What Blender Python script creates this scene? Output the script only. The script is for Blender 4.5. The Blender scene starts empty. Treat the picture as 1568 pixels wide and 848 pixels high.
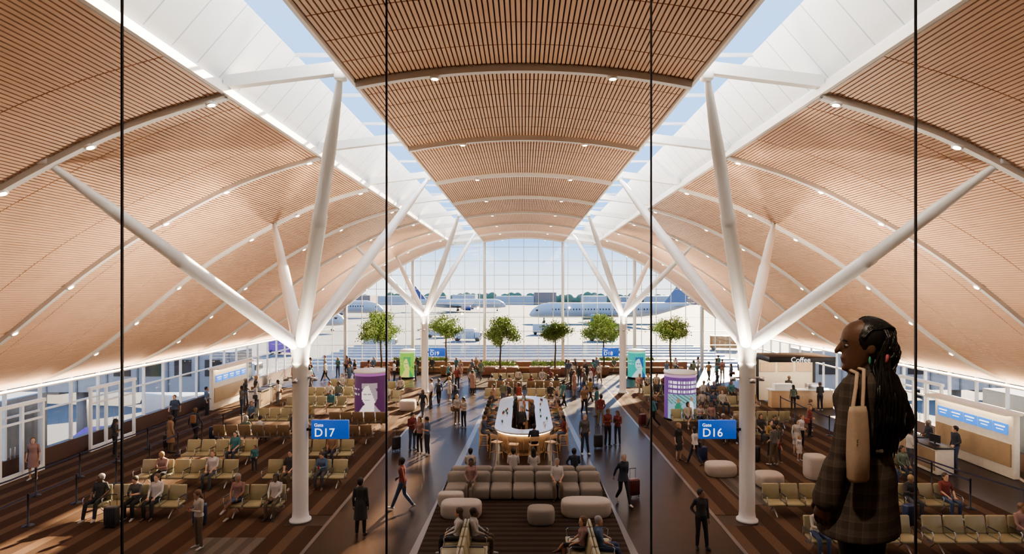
import bpy, bmesh, math, random
from mathutils import Vector, Matrix
from mathutils.bvhtree import BVHTree
V=Vector
R=random.Random(11)
scene=bpy.context.scene
COL=scene.collection
pi=math.pi
# ------------------------------------------------------------------ materials
MC={}
def mat(name,color,rough=.5,metal=0.,emit=None,es=0.,noise=.12,nscale=6.,spec=.5,bump=0.,samp=False):
    if name in MC: return MC[name]
    m=bpy.data.materials.new(name); m.use_nodes=True
    nt=m.node_tree; N=nt.nodes; L=nt.links
    b=N['Principled BSDF']
    b.inputs['Roughness'].default_value=rough; b.inputs['Metallic'].default_value=metal
    b.inputs['Specular IOR Level'].default_value=spec
    tc=N.new('ShaderNodeTexCoord'); no=N.new('ShaderNodeTexNoise'); no.inputs['Scale'].default_value=nscale; no.inputs['Detail'].default_value=3
    L.new(tc.outputs['Object'],no.inputs['Vector'])
    mx=N.new('ShaderNodeMix'); mx.data_type='RGBA'
    c=color
    mx.inputs[6].default_value=(c[0]*(1-noise),c[1]*(1-noise),c[2]*(1-noise),1)
    mx.inputs[7].default_value=(min(1,c[0]*(1+noise)),min(1,c[1]*(1+noise)),min(1,c[2]*(1+noise)),1)
    L.new(no.outputs['Fac'],mx.inputs[0]); L.new(mx.outputs[2],b.inputs['Base Color'])
    if emit: 
        b.inputs['Emission Color'].default_value=(*emit,1); b.inputs['Emission Strength'].default_value=es
        if not samp:
            try: m.cycles.emission_sampling='NONE'
            except Exception: pass
    MC[name]=m; return m
def glassmat(name,tint,refl=.06):
    m=bpy.data.materials.new(name); m.use_nodes=True
    nt=m.node_tree; N=nt.nodes; L=nt.links; N.clear()
    o=N.new('ShaderNodeOutputMaterial'); t=N.new('ShaderNodeBsdfTransparent'); g=N.new('ShaderNodeBsdfGlossy'); x=N.new('ShaderNodeMixShader')
    t.inputs[0].default_value=(*tint,1); g.inputs['Roughness'].default_value=.02; x.inputs[0].default_value=refl
    L.new(t.outputs[0],x.inputs[1]); L.new(g.outputs[0],x.inputs[2]); L.new(x.outputs[0],o.inputs[0])
    return m
def stripemat(name,ca,cb,axis=0,period=.5,duty=.5,rough=.8,noise=.25,nscale=30,spec=.3):
    m=bpy.data.materials.new(name); m.use_nodes=True
    nt=m.node_tree; N=nt.nodes; L=nt.links; b=N['Principled BSDF']; b.inputs['Roughness'].default_value=rough
    b.inputs['Specular IOR Level'].default_value=spec
    tc=N.new('ShaderNodeTexCoord'); sp=N.new('ShaderNodeSeparateXYZ'); L.new(tc.outputs['Object'],sp.inputs[0])
    a=N.new('ShaderNodeMath'); a.operation='DIVIDE'; a.inputs[1].default_value=period; L.new(sp.outputs[axis],a.inputs[0])
    fr=N.new('ShaderNodeMath'); fr.operation='FRACT'; L.new(a.outputs[0],fr.inputs[0])
    lt=N.new('ShaderNodeMath'); lt.operation='LESS_THAN'; lt.inputs[1].default_value=duty; L.new(fr.outputs[0],lt.inputs[0])
    mx=N.new('ShaderNodeMix'); mx.data_type='RGBA'; mx.inputs[6].default_value=(*ca,1); mx.inputs[7].default_value=(*cb,1); L.new(lt.outputs[0],mx.inputs[0])
    no=N.new('ShaderNodeTexNoise'); no.inputs['Scale'].default_value=nscale; L.new(tc.outputs['Object'],no.inputs['Vector'])
    mr=N.new('ShaderNodeMapRange'); mr.inputs[3].default_value=1-noise; mr.inputs[4].default_value=1+noise; L.new(no.outputs['Fac'],mr.inputs[0])
    vm=N.new('ShaderNodeVectorMath'); vm.operation='SCALE'; L.new(mx.outputs[2],vm.inputs[0]); L.new(mr.outputs[0],vm.inputs['Scale'])
    L.new(vm.outputs[0],b.inputs['Base Color']); return m
# ------------------------------------------------------------------ mesh builder
class MB:
    def __init__(s): s.v=[];s.f=[];s.m=[];s.s=[]
    def add(s,vs,fs,mi=0,smooth=False):
        o=len(s.v); s.v.extend([tuple(p) for p in vs])
        for f in fs: s.f.append([o+i for i in f]); s.m.append(mi); s.s.append(smooth)
    def box(s,c,d,mi=0,bev=0.,rot=None,seg=2):
        c=V(c); hx,hy,hz=d[0]/2,d[1]/2,d[2]/2
        if bev<=0:
            vs=[V((x*hx,y*hy,z*hz)) for z in(-1,1) for y in(-1,1) for x in(-1,1)]
            fs=[(0,2,3,1),(4,5,7,6),(0,1,5,4),(2,6,7,3),(0,4,6,2),(1,3,7,5)]
            if rot: vs=[rot@p for p in vs]
            s.add([p+c for p in vs],fs,mi)
        else:
            bm=bmesh.new(); bmesh.ops.create_cube(bm,size=1)
            for q in bm.verts: q.co=V((q.co.x*d[0],q.co.y*d[1],q.co.z*d[2]))
            bmesh.ops.bevel(bm,geom=bm.edges[:],offset=min(bev,min(d)*.49),segments=seg,affect='EDGES',profile=.5)
            bm.verts.index_update()
            vs=[(rot@q.co if rot else q.co)+c for q in bm.verts]; fs=[[w.index for w in f.verts] for f in bm.faces]
            bm.free(); s.add(vs,fs,mi,True)
    def loft(s,rings,mi=0,n=16,e=2.,cap=True,smooth=True):
        vs=[];fs=[]
        for c,u,v in rings:
            for i in range(n):
                a=2*pi*i/n; ca,sa=math.cos(a),math.sin(a)
                ca=math.copysign(abs(ca)**(2/e),ca); sa=math.copysign(abs(sa)**(2/e),sa)
                vs.append(c+u*ca+v*sa)
        k=len(rings)
        for j in range(k-1):
            for i in range(n):
                i2=(i+1)%n; fs.append((j*n+i,j*n+i2,(j+1)*n+i2,(j+1)*n+i))
        if cap: fs.append(tuple(range(n-1,-1,-1))); fs.append(tuple((k-1)*n+i for i in range(n)))
        s.add(vs,fs,mi,smooth)
    def tube(s,pts,rad,mi=0,n=12,round_=True,smooth=True):
        pts=[V(p) for p in pts]
        if not hasattr(rad,'__len__'): rad=[rad]*len(pts)
        rings=[];u=None;k=len(pts)
        for i,p in enumerate(pts):
            t=(pts[min(i+1,k-1)]-pts[max(i-1,0)])
            t=t.normalized() if t.length>1e-9 else V((0,0,1))
            if u is None:
                ref=V((1,0,0)) if abs(t.x)<.8 else V((0,1,0)); u=(ref-t*ref.dot(t)).normalized()
            else:
                u=(u-t*u.dot(t)); u=u.normalized() if u.length>1e-6 else t.orthogonal().normalized()
            w=t.cross(u); r=rad[i]
            if i==0 and round_:
                rings.append((p-t*r*.9,u*r*.4,w*r*.4)); rings.append((p-t*r*.55,u*r*.83,w*r*.83))
            rings.append((p,u*r,w*r))
            if i==k-1 and round_:
                rings.append((p+t*r*.55,u*r*.83,w*r*.83)); rings.append((p+t*r*.9,u*r*.4,w*r*.4))
        s.loft(rings,mi,n,smooth=smooth)
    def cyl(s,p0,p1,r0,r1=None,mi=0,n=16,smooth=True):
        s.tube([p0,p1],[r0,r0 if r1 is None else r1],mi,n,False,smooth)
    def ell(s,c,r,mi=0,n=12,k=8,M=None):
        rings=[]; c=V(c)
        X,Y,Z=V((1,0,0)),V((0,1,0)),V((0,0,1))
        for j in range(k+1):
            a=-pi/2+pi*j/k; a=max(-pi/2+.12,min(pi/2-.12,a)); cz=math.sin(a)*r[2]; q=math.cos(a)
            ring=[V((0,0,cz)),X*r[0]*q,Y*r[1]*q]
            if M: ring=[M@w for w in ring]
            rings.append((ring[0]+c,ring[1],ring[2]))
        s.loft(rings,mi,n)
    def revolve(s,c,prof,mi=0,n=24,sx=1,sy=1,cap=True):
        c=V(c); s.loft([(c+V((0,0,z)),V((r*sx,0,0)),V((0,r*sy,0))) for r,z in prof],mi,n,cap=cap)
    def merge(s,o,M=None,mo=0):
        b=len(s.v); s.v.extend([tuple(M@V(p)) if M else p for p in o.v])
        for f in o.f: s.f.append([b+i for i in f])
        s.m.extend([x+mo for x in o.m]); s.s.extend(o.s)
    def text(s,txt,size,M,mi,ext=.004):
        cu=bpy.data.curves.new('t','FONT'); cu.body=txt; cu.size=size; cu.extrude=ext; cu.resolution_u=3
        ob=bpy.data.objects.new('t',cu); COL.objects.link(ob)
        dg=bpy.context.evaluated_depsgraph_get(); me=bpy.data.meshes.new_from_object(ob.evaluated_get(dg))
        s.add([M@w.co for w in me.vertices],[list(p.vertices) for p in me.polygons],mi)
        bpy.data.objects.remove(ob); bpy.data.curves.remove(cu); bpy.data.meshes.remove(me)
    def mesh(s,name,mats):
        me=bpy.data.meshes.new(name); me.from_pydata(s.v,[],s.f)
        for m in mats: me.materials.append(m)
        me.polygons.foreach_set('material_index',s.m); me.polygons.foreach_set('use_smooth',s.s); me.update(); return me
    def obj(s,name,mats,loc=(0,0,0),rz=0,sc=1):
        return place(name,s.mesh(name,mats),loc,rz,sc)
def place(name,me,loc=(0,0,0),rz=0,sc=1):
    o=bpy.data.objects.new(name,me); COL.objects.link(o); o.location=loc; o.rotation_euler=(0,0,rz)
    o.scale=(sc,sc,sc) if not hasattr(sc,'__len__') else sc
    return o
def RZ(a): return Matrix.Rotation(a,3,'Z')
def RX(a): return Matrix.Rotation(a,3,'X')
def RY(a): return Matrix.Rotation(a,3,'Y')
# common mats
white=mat('white_paint',(.82,.82,.81),.4,noise=.03)
ribm=mat('rib_paint',(.66,.65,.63),.4,noise=.03)
steel=mat('brushed_steel',(.6,.6,.62),.3,.9,noise=.05)
dark=mat('dark_metal',(.03,.03,.035),.4,.5)
wood=mat('ceiling_wood',(.70,.455,.31),.5,noise=.12,nscale=1.3)
wood2=mat('ceiling_backing',(.26,.14,.085),.8,noise=.1)
oak=mat('oak',(.62,.42,.24),.45,noise=.2,nscale=9)
olive=mat('olive_leather',(.34,.305,.185),.45,noise=.1)
brownleather=mat('tan_leather',(.21,.145,.085),.45)
taupe=mat('taupe_fabric',(.25,.22,.185),.9,noise=.12,nscale=25)
cream=mat('cream_fabric',(.42,.375,.32),.9,noise=.15,nscale=25)
blue=mat('sign_blue',(.02,.10,.42),.35,emit=(.02,.12,.60),es=.4,noise=.03)
signwhite=mat('sign_white',(.9,.9,.9),.4,emit=(1,1,1),es=.8,noise=0)
ledwarm=mat('led_warm',(1,.8,.55),.5,emit=(1,.74,.46),es=11,noise=0,samp=True)
ledstrip=mat('led_accent',(1,.8,.55),.5,emit=(1,.78,.52),es=8,noise=0)
monfill=mat('monitor_fill',(1,1,1),.5,emit=(1,.95,.88),es=28,noise=0,samp=True)  # added glow to whiten the skylight panels, not a known lamp
lamp=mat('downlight_lens',(1,1,1),.5,emit=(1,.84,.58),es=9,noise=0)
# ------------------------------------------------------------------ building shell
Y0,Y1=-4.,56.
BEAMS=[1.1,7.05,13.0,18.95,24.9,30.85,36.8,42.75,48.7,54.65]
prof=[(6.6,11.75),(8.2,11.28),(9.7,10.68),(11.65,9.65),(13.2,8.72),(14.7,7.62),(16.6,6.05),(18,4.98),(19,4.32),(19.9,3.86),(20.5,3.66)]
def catm(P,k=12):
    out=[]
    for i in range(len(P)-1):
        a=P[max(i-1,0)];b=P[i];c=P[i+1];d=P[min(i+2,len(P)-1)]
        for j in range(k):
            t=j/k
            out.append(tuple(.5*((2*b[q])+(-a[q]+c[q])*t+(2*a[q]-5*b[q]+4*c[q]-d[q])*t*t+(-a[q]+3*b[q]-3*c[q]+d[q])*t**3) for q in range(len(b))))
    out.append(tuple(P[-1])); return out
def resample(P,step):
    out=[P[0]];acc=0
    for i in range(len(P)-1):
        a=V(P[i]);b=V(P[i+1]);l=(b-a).length;d=step-acc
        while d<=l: out.append(tuple(a+(b-a)*d/l)); d+=step
        acc=(acc+l)%step
    return out
WP=catm(prof)
CP=[(x,12.0+.37*(1-(x/3.72)**2)) for x in [-3.72+7.44*i/60 for i in range(61)]]
def zwing(x):
    x=abs(x)
    if x<3.72: return 12.0+.37*(1-(x/3.72)**2)
    if x<6.6: return 12.0
    for i in range(len(WP)-1):
        if WP[i][0]<=x<=WP[i+1][0]:
            t=(x-WP[i][0])/(WP[i+1][0]-WP[i][0]+1e-9); return WP[i][1]*(1-t)+WP[i+1][1]*t
    return 3.66
def strip(mb,P,y0,y1,mi,off=0.):
    vs=[]
    for i,p in enumerate(P):
        a=V(P[max(i-1,0)]);b=V(P[min(i+1,len(P)-1)]);t=(b-a).normalized();n=V((-t.y,t.x))
        if n.y<0:n=-n
        q=V(p)+n*off
        vs+= [(q.x,y0,q.y),(q.x,y1,q.y)]
    mb.add(vs,[(2*i,2*i+1,2*i+3,2*i+2) for i in range(len(P)-1)],mi,True)
def slats(mb,P,step,w,d,length,gap,mi):
    S=resample(P,step)
    for i in range(1,len(S)-1):
        t=(V(S[i+1])-V(S[i-1])).normalized(); n=V((-t.y,t.x)); 
        if n.y<0:n=-n
        c=V(S[i]); A=c-t*w/2; B=c+t*w/2
        y=Y0
        while y<Y1-.01:
            ya=y+gap/2; yb=min(y+length,Y1)-gap/2
            vs=[(A.x,ya,A.y),(B.x,ya,B.y),((B+n*d).x,ya,(B+n*d).y),((A+n*d).x,ya,(A+n*d).y)]
            vs+=[(q[0],yb,q[2]) for q in vs]
            mb.add(vs,[(0,1,5,4),(1,2,6,5),(3,0,4,7),(0,3,2,1),(4,5,6,7)],mi)
            y+=length
for sgn,nm in((-1,'left'),(1,'right')):
    mb=MB(); P=[(sgn*x,z) for x,z in WP]
    slats(mb,P,.105,.074,.045,2.975,.03,0)
    strip(mb,P,Y0,Y1,1,.06)
    mb.obj('ceiling_'+nm,[wood,wood2])
mb=MB(); slats(mb,CP,.096,.066,.045,.9917,.035,0); strip(mb,CP,Y0,Y1,1,.065); mb.obj('ceiling_center',[wood,wood2])
def ribpath(P,mb,y,w,h):
    rings=[]
    for i,p in enumerate(P):
        a=V(P[max(i-1,0)]);b=V(P[min(i+1,len(P)-1)]);t=(b-a).normalized();n=V((-t.y,t.x))
        if n.y<0:n=-n
        q=V(p)-n*h*.35
        rings.append((V((q.x,y,q.y)),V((0,w/2,0)),V((n.x,0,n.y))*h/2))
    vs=[];fs=[]
    for c,u,v in rings: vs+=[c-u-v,c+u-v,c+u+v,c-u+v]
    for j in range(len(rings)-1):
        for i in range(4): fs.append((j*4+i,j*4+(i+1)%4,(j+1)*4+(i+1)%4,(j+1)*4+i))
    mb.add(vs,fs,2)
mb=MB()
for y in BEAMS:
    ribpath(CP[::3],mb,y,.16,.16)
    for x in(-1.97,1.97):
        z=zwing(x)-.17; mb.cyl((x,y,z-.02),(x,y,z+.05),.11,mi=0); mb.cyl((x,y,z-.03),(x,y,z-.02),.075,mi=1)
    for s in(-1,1):
        ribpath([(s*x,z) for x,z in WP[::4]],mb,y,.17,.15)
        for x in(6.95,9.65,11.6,14.7,16.5,18.2):
            z=zwing(x); t=V((x+.1,zwing(x+.1)))-V((x-.1,zwing(x-.1))); t.normalize(); n=V((t.y,-t.x))
            if n.y>0:n=-n
            p=V((s*(x+n.x*.15),y,z+n.y*.15)); nn=V((s*n.x,0,n.y))
            mb.cyl(p-nn*.04,p+nn*.01,.12,mi=0); mb.cyl(p+nn*.01,p+nn*.02,.08,mi=1)
        A=V((s*6.6,y,12.0));B=V((s*3.75,y,12.35)); d=(B-A); ang=math.atan2(d.z,d.x)
        mb.box((A+B)/2,(d.length,.20,.26),0,rot=Matrix.Rotation(-ang,3,'Y'))
mb.obj('trim_roof_ribs',[white,lamp,ribm])
seam=stripemat('white_roof_panel',(.80,.81,.81),(.42,.45,.48),axis=1,period=.85,duty=.04,rough=.5,noise=.02)
fascia=mat('edge_fascia',(.80,.74,.68),.5,noise=.03)
mb=MB()
for s in(-1,1):
    A=(s*6.62,11.7);B=(s*6.62,12.02);C=(s*5.6,13.2)
    strip(mb,[A,B],Y0,Y1,0); strip(mb,[B,C],Y0,Y1,2)
    mb.box((s*6.56,(Y0+Y1)/2,11.80),(.10,Y1-Y0,.18),3)
    mb.box((s*3.75,(Y0+Y1)/2,12.06),(.08,Y1-Y0,.20),3)
    strip(mb,[(s*3.79,12.1),(s*3.79,13.2)],Y0,Y1,0)
    mb.add([(s*5.6,Y0,13.2),(s*3.79,Y0,13.2),(s*3.79,11.5,13.2),(s*5.6,11.5,13.2)],[(0,1,2,3)],2)
    y=11.5
    while y<56: mb.box((s*4.7,y,13.2),(1.85,.07,.08),0); y+=2.975
    mb.add([(s*6.62,Y1,11.7),(s*6.62,Y1,13.2),(s*3.79,Y1,13.2),(s*3.79,Y1,12)],[(0,1,2,3)],0)
    mb.box((s*3.88,30,12.6),(.05,48,.16),1)  # added glowing strip, brightens the monitor's white panels
mb.obj('skylight_monitor',[white,monfill,seam,fascia])
glass=glassmat('window_glass',(.94,.95,.95),.05)
poly=[(-x,z) for x,z in reversed(WP[::3])]+[(x,z) for x,z in CP[::5]]+[(x,z) for x,z in WP[::3]]
poly=[(-20.5,0)]+poly+[(20.5,0)]
mb=MB(); mb.add([(x,Y1-.05,z) for x,z in poly],[tuple(range(len(poly)))],0); mb.obj('window_end',[glass])
alu=mat('window_aluminium',(.55,.57,.58),.35,.3,noise=.03)
mb=MB()
for x in(-16.9,-10.5,-3.7,3.7,10.5,16.9):
    mb.box((x,Y1-.3,(zwing(x)+.1)/2),(.26,.34,zwing(x)+.1),0,bev=.03)
x=-19.6
while x<20:
    mb.box((x,Y1-.1,zwing(x)/2),(.05,.1,zwing(x)),0); x+=1.4
z=.9
while z<12.2:
    xs=[q for q in [i*.1 for i in range(206)] if zwing(q)>z]; w=max(xs)
    mb.box((0,Y1-.12,z),(2*w,.09,.05),0); z+=1.33
mb.obj('trim_end_mullions',[alu])
sill=mat('sill_dark_wood',(.10,.055,.04),.5)
for s,nm in((-1,'left'),(1,'right')):
    mb=MB(); mb.add([(s*20.5,Y0,.3),(s*20.5,Y1,.3),(s*20.5,Y1,3.7),(s*20.5,Y0,3.7)],[(0,1,2,3)],0); mb.obj('window_'+nm,[glass])
    mb=MB()
    mb.box((s*20.5,26,.35),(.3,60,.7),1); mb.box((s*20.5,26,3.62),(.3,60,.2),0)
    mb.box((s*20.5,26,2.35),(.09,60,.08),0)
    y=Y0
    while y<Y1: mb.box((s*20.5,y,1.9),(.12,.09,3.4),0); y+=1.7
    mb.box((s*20.2,26,3.42),(.4,60,.06),0); mb.box((s*20.15,26,3.47),(.22,59.8,.03),2)
    mb.obj('wall_'+nm,[white,sill,ledwarm])
mb=MB(); mb.box((0,Y0-.1,7),(42,.2,14),0); mb.obj('wall_back',[mat('back_wall_plaster',(.5,.42,.35),.8)])
def doorframe(name,x,y,s):
    mb=MB()
    for yy in(-1.5,-.5,.5,1.5): mb.box((0,yy,1.45),(.12,.1,2.9),0)
    mb.box((0,0,2.9),(.16,3.2,.14),0); mb.box((0,0,2.2),(.1,3,.08),0); mb.box((0,0,.12),(.1,3,.24),0)
    for yy in(-.1,.1): mb.tube([(s*-.08,yy,.9),(s*-.08,yy,1.3)],.02,1)
    for yy in(-1,0,1): mb.add([(0,yy-.45,.2),(0,yy+.45,.2),(0,yy+.45,2.8),(0,yy-.45,2.8)],[(0,1,2,3)],2)
    mb.obj(name,[white,steel,glass],(x,y,0))
doorframe('door_1',-19.9,22.8,-1); doorframe('door_2',-19.9,28.5,-1); doorframe('door_3',19.9,20.5,1); doorframe('door_4',19.9,29.5,1)
floorm=mat('polished_dark_floor',(.034,.021,.015),.3,noise=.3,nscale=2,spec=.12)
mb=MB(); mb.box((0,26,-.15),(41.4,61,.3),0); mb.obj('floor',[floorm])
carp=stripemat('carpet_striped',(.060,.036,.024),(.115,.072,.048),axis=0,period=.9,duty=.4,rough=.95,spec=.05)
carp2=stripemat('carpet_dark',(.036,.025,.019),(.058,.042,.032),axis=1,period=.35,duty=.5,rough=.95,spec=.05)
def carpet(x0,x1,y0,y1,m,z=0):
    mb=MB(); mb.box(((x0+x1)/2,(y0+y1)/2,.004+z),(x1-x0,y1-y0,.008),0); mb.obj('carpet',[m])
carpet(-19.9,-7.6,4,45,carp); carpet(7.6,16.2,4,45,carp)
carpet(-7.6,-6.3,19.4,42.3,carp); carpet(-7.6,-6.3,4,18.5,carp); carpet(6.3,7.6,19.4,42.3,carp); carpet(6.3,7.6,4,18.5,carp)
carpet(-3.0,3.0,4,24.5,carp2); carpet(-4,4,44,50.2,carp2)
line=mat('floor_inlay',(.11,.09,.085),.3)
mb=MB()
for s in(-1,1):
    mb.box((s*6.25,28,.006),(.12,48,.012),0)
    mb.add([(s*3.1,10,.006),(s*3.45,10,.006),(s*2.4,40,.006),(s*2.2,40,.006)],[(0,1,2,3)],0)
mb.obj('trim_floor_inlay',[line])
plank=stripemat('plank_floor',(.06,.048,.04),(.11,.09,.075),axis=0,period=.5,duty=.5,rough=.6)
carpet(-9.6,-7.7,14.0,17.6,plank,.008); carpet(7.7,9.3,20.3,23.5,plank,.008)
# ------------------------------------------------------------------ tree columns
colm=mat('column_white',(.80,.80,.79),.35,noise=.02)
def treecol(x,y):
    mb=MB(); s=1 if x>0 else -1
    mb.revolve((0,0,0),[(.34,0),(.34,.06),(.27,.10),(.245,.3),(.245,5.0),(.28,5.05),(.28,5.12),(.26,5.2),(.31,5.6),(.33,5.85),(.24,6.1)],0,28)
    fork=V((0,0,5.55))
    for tx,ty,tz in((s*-3.15,-5.95,12.15),(s*3.4,-5.95,10.28),(s*-3.15,5.95,12.15),(s*3.4,5.95,10.28)):
        T=V((tx,ty,tz)); d=T-fork
        pts=[fork+d*t for t in(0,.1,.3,.55,.58,.581,.8,.96,1.0)]
        mb.tube(pts,[.18,.205,.205,.195,.195,.17,.155,.09,.06],0,20)
        mb.box(T,(.26,.26,.22),0,bev=.05)
    for dx,dy in((1,0),(-1,0),(0,1),(0,-1)):  # housings made up for the added ceiling fill spots
        mb.cyl((dx*.25,dy*.25,4.6),(dx*.42,dy*.42,4.6),.03,mi=1); mb.cyl((dx*.46,dy*.46,4.5),(dx*.46,dy*.46,4.62),.09,mi=1)
    mb.obj('tree_column',[colm,steel],(x,y,0))
for y in(18.95,42.75):
    for x in(-7.2,7.2): treecol(x,y)
# ------------------------------------------------------------------ lights
def spot(name,loc,target,e,size=150,blend=.8,r=.05,col=(1,.83,.65)):
    l=bpy.data.lights.new(name,'SPOT'); l.energy=e; l.spot_size=math.radians(size); l.spot_blend=blend; l.shadow_soft_size=r; l.color=col
    o=bpy.data.objects.new(name,l); COL.objects.link(o); o.location=loc
    o.rotation_euler=(V(target)-V(loc)).to_track_quat('-Z','Y').to_euler(); return o
for y in(18.95,42.75):
    for s in(-1,1):  # invented fill spots on each column, added to brighten the slat ceiling
        x=s*7.2
        spot('ceiling_fill',(x+s*.46,y,4.72),(x+s*5.5,y,9),1800,165,r=.08)
        spot('ceiling_fill',(x-s*.46,y,4.72),(x-s*6,y,12),900,150,r=.08)
        spot('ceiling_fill',(x,y-.46,4.72),(x+s*2,y-5,10),700,150,r=.08)
        spot('ceiling_fill',(x,y+.46,4.72),(x+s*2,y+5,10),2100,150,r=.08)
spot('overlook_fill',(-.6,.6,11.9),(1.6,2.7,6.6),600,60,r=.1)  # added fill spot, lifts the foreground woman out of the dark
sun=bpy.data.lights.new('sun','SUN'); sun.energy=34.0; sun.angle=math.radians(1.0); sun.color=(1,.78,.52)
so=bpy.data.objects.new('sun',sun); COL.objects.link(so)
az,el=math.radians(20),math.radians(25)
sd=V((math.sin(az)*math.cos(el),math.cos(az)*math.cos(el),math.sin(el)))
so.rotation_euler=(-sd).to_track_quat('-Z','Y').to_euler(); so.location=(20,60,40)
w=bpy.data.worlds.new('sky'); scene.world=w; w.use_nodes=True
nt=w.node_tree;N=nt.nodes;L=nt.links;bg=N['Background']
tc=N.new('ShaderNodeTexCoord');sp=N.new('ShaderNodeSeparateXYZ');L.new(tc.outputs['Generated'],sp.inputs[0])
cr=N.new('ShaderNodeValToRGB');L.new(sp.outputs[2],cr.inputs[0])
cr.color_ramp.elements[0].position=0;cr.color_ramp.elements[0].color=(.97,.97,.98,1)
cr.color_ramp.elements[1].position=.6;cr.color_ramp.elements[1].color=(.36,.56,.92,1)
e=cr.color_ramp.elements.new(.03);e.color=(.72,.86,1,1)
e=cr.color_ramp.elements.new(.085);e.color=(.26,.50,.92,1)
L.new(cr.outputs[0],bg.inputs[0]);bg.inputs[1].default_value=1.9
# ------------------------------------------------------------------ exterior
apron=mat('apron_concrete',(.115,.12,.13),.85,noise=.25,nscale=.05)
mb=MB(); mb.box((0,350,-4.6),(1600,1400,.2),0); mb.obj('ground_apron',[apron])
extw=mat('aircraft_white',(.40,.42,.45),.35,noise=.03)
mb=MB()
roofb=stripemat('blue_roof',(.015,.05,.13),(.05,.10,.18),axis=0,period=.9,duty=.25,rough=.35,noise=.3,nscale=3)
mb.box((0,73,-2.6),(50,30,3.6),0)
for i in range(9): mb.box((0,59.5+i*3.4,-.7),(50,.25,.25),1)
mb.obj('annex_roof',[roofb,extw])
def airliner(tailcol,L_=60,r=2.8):
    mb=MB(); Z=V((0,0,1));X=V((1,0,0))
    ys=[(0,.05,-.6),(.01,.35,-.5),(.03,.6,-.3),(.07,.88,-.1),(.12,1,0),(.65,1,0),(.78,.85,.15),(.9,.5,.5),(.98,.2,.75),(1,.08,.8)]
    mb.loft([(V((0,t*L_,c*r)),X*r*q,Z*r*q) for t,q,c in ys],0,24)
    for s in(-1,1):
        mb.add([V((s*r*.6,L_*.34,-r*.5)),V((s*r*.6,L_*.55,-r*.5)),V((s*L_*.48,L_*.66,r*.1)),V((s*L_*.48,L_*.62,r*.1)),
                V((s*r*.6,L_*.34,-r*.8)),V((s*r*.6,L_*.55,-r*.7)),V((s*L_*.48,L_*.66,0)),V((s*L_*.48,L_*.62,0))],[(0,1,2,3),(7,6,5,4),(0,3,7,4),(1,5,6,2),(3,2,6,7)],1)
        mb.add([V((s*.3,L_*.88,r*.5)),V((s*.3,L_*.96,r*.5)),V((s*L_*.16,L_*.99,r*.7)),V((s*L_*.16,L_*.96,r*.7))],[(0,1,2,3)],1)
        y=L_*.40; x=s*L_*.17
        mb.loft([(V((x,y-3,-r*.95)),X*1.3,Z*1.3),(V((x,y-2.6,-r*.95)),X*1.5,Z*1.5),(V((x,y+1,-r*.95)),X*1.35,Z*1.35),(V((x,y+3,-r*.9)),X*.7,Z*.7)],3,16)
        mb.cyl((s*2.6,L_*.5,-4.6),(s*2.6,L_*.5,-r*.6),.25,mi=2); mb.cyl((s*2.2,L_*.5,-4.2),(s*3.0,L_*.5,-4.2),.6,mi=2)
        for i in range(34): 
            mb.box((s*r*.985,L_*.14+i*L_*.018,.35),(.1,.45,.55),2)
        mb.box((s*r*.5,L_*.045,.05),(r*.5,.8,.5),2)
    mb.cyl((0,L_*.09,-4.6),(0,L_*.09,-r*.6),.2,mi=2); mb.cyl((-.4,L_*.09,-4.3),(.4,L_*.09,-4.3),.5,mi=2)
    t=.25
    P=[(L_*.83,r*.9),(L_*.97,r*.75),(L_*1.0,r*3.9),(L_*.94,r*3.9)]
    mb.add([V((-t,a,b)) for a,b in P]+[V((t,a,b)) for a,b in P],[(0,1,2,3),(7,6,5,4),(0,3,7,4),(1,5,6,2),(3,2,6,7)],3)
    return mb.mesh('airliner',[extw,mat('wing_grey',(.22,.24,.27),.4),dark,tailcol])
steelblue=mat('tail_steel_blue',(.10,.16,.28),.4); navy=mat('tail_navy',(.03,.06,.2),.4)
A1=airliner(steelblue);A2=airliner(navy)
place('airliner',A1,(2,215,.3),-pi/2*.97,1.0)
place('airliner',A2,(-62,260,.3),pi/2,1.0)
place('airliner',A1,(-50,165,-.3),pi/2*.8,.8)
place('airliner',A2,(-34,30,-1),pi/2,.8); place('airliner',A1,(-36,62,-1),pi/2*.9,.8)
place('airliner',A2,(36,34,-1),-pi/2,.8); place('airliner',A1,(40,66,-1),-pi/2,.8)
place('airliner',A1,(120,300,.3),-pi/2,1.0); place('airliner',A2,(-10,330,.3),pi/2,.9)
mb=MB()
for i in range(26):
    x=-420+i*34+R.uniform(-6,6); h=R.uniform(5,11); mb.box((x,520,-4.6+h/2),(R.uniform(18,34),30,h),R.choice((0,0,1,2)))
mb.obj('hangar_buildings',[extw,mat('hangar_grey',(.25,.28,.32),.6),mat('hangar_brown',(.26,.2,.18),.7)])
mb=MB()
for i in range(160):
    x=-500+i*6.5; h=R.uniform(3,7); mb.ell((x,600,-4.6+h*.6),(6,4,h),0,8,5)
mb.obj('distant_treeline',[mat('treeline_green',(.10,.17,.12),.9)])
def jetbridge(s,y):
    mb=MB(); mb.box((s*7,0,-.0),(14,2.8,2.9),0); mb.box((s*15,1,-.1),(4,4,3.2),1); 
    for i in range(6): mb.box((s*(1.5+i*2.2),-1.42,.3),(1.2,.06,1.2),2)
    for i in range(7): mb.box((s*(.4+i*2.2),-1.43,0),(.12,.08,2.9),1)
    mb.cyl((s*12,0,-5.9),(s*12,0,-1),.4,mi=1); mb.box((s*12,0,-5.6),(1.4,3,.9),2)
    mb.obj('jet_bridge',[mat('bridge_panel',(.26,.28,.31),.5),mat('bridge_grey',(.16,.17,.19),.5),dark],(s*21,y,1.5))
for y in(24.5,44): jetbridge(-1,y); jetbridge(1,y+1)
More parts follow.
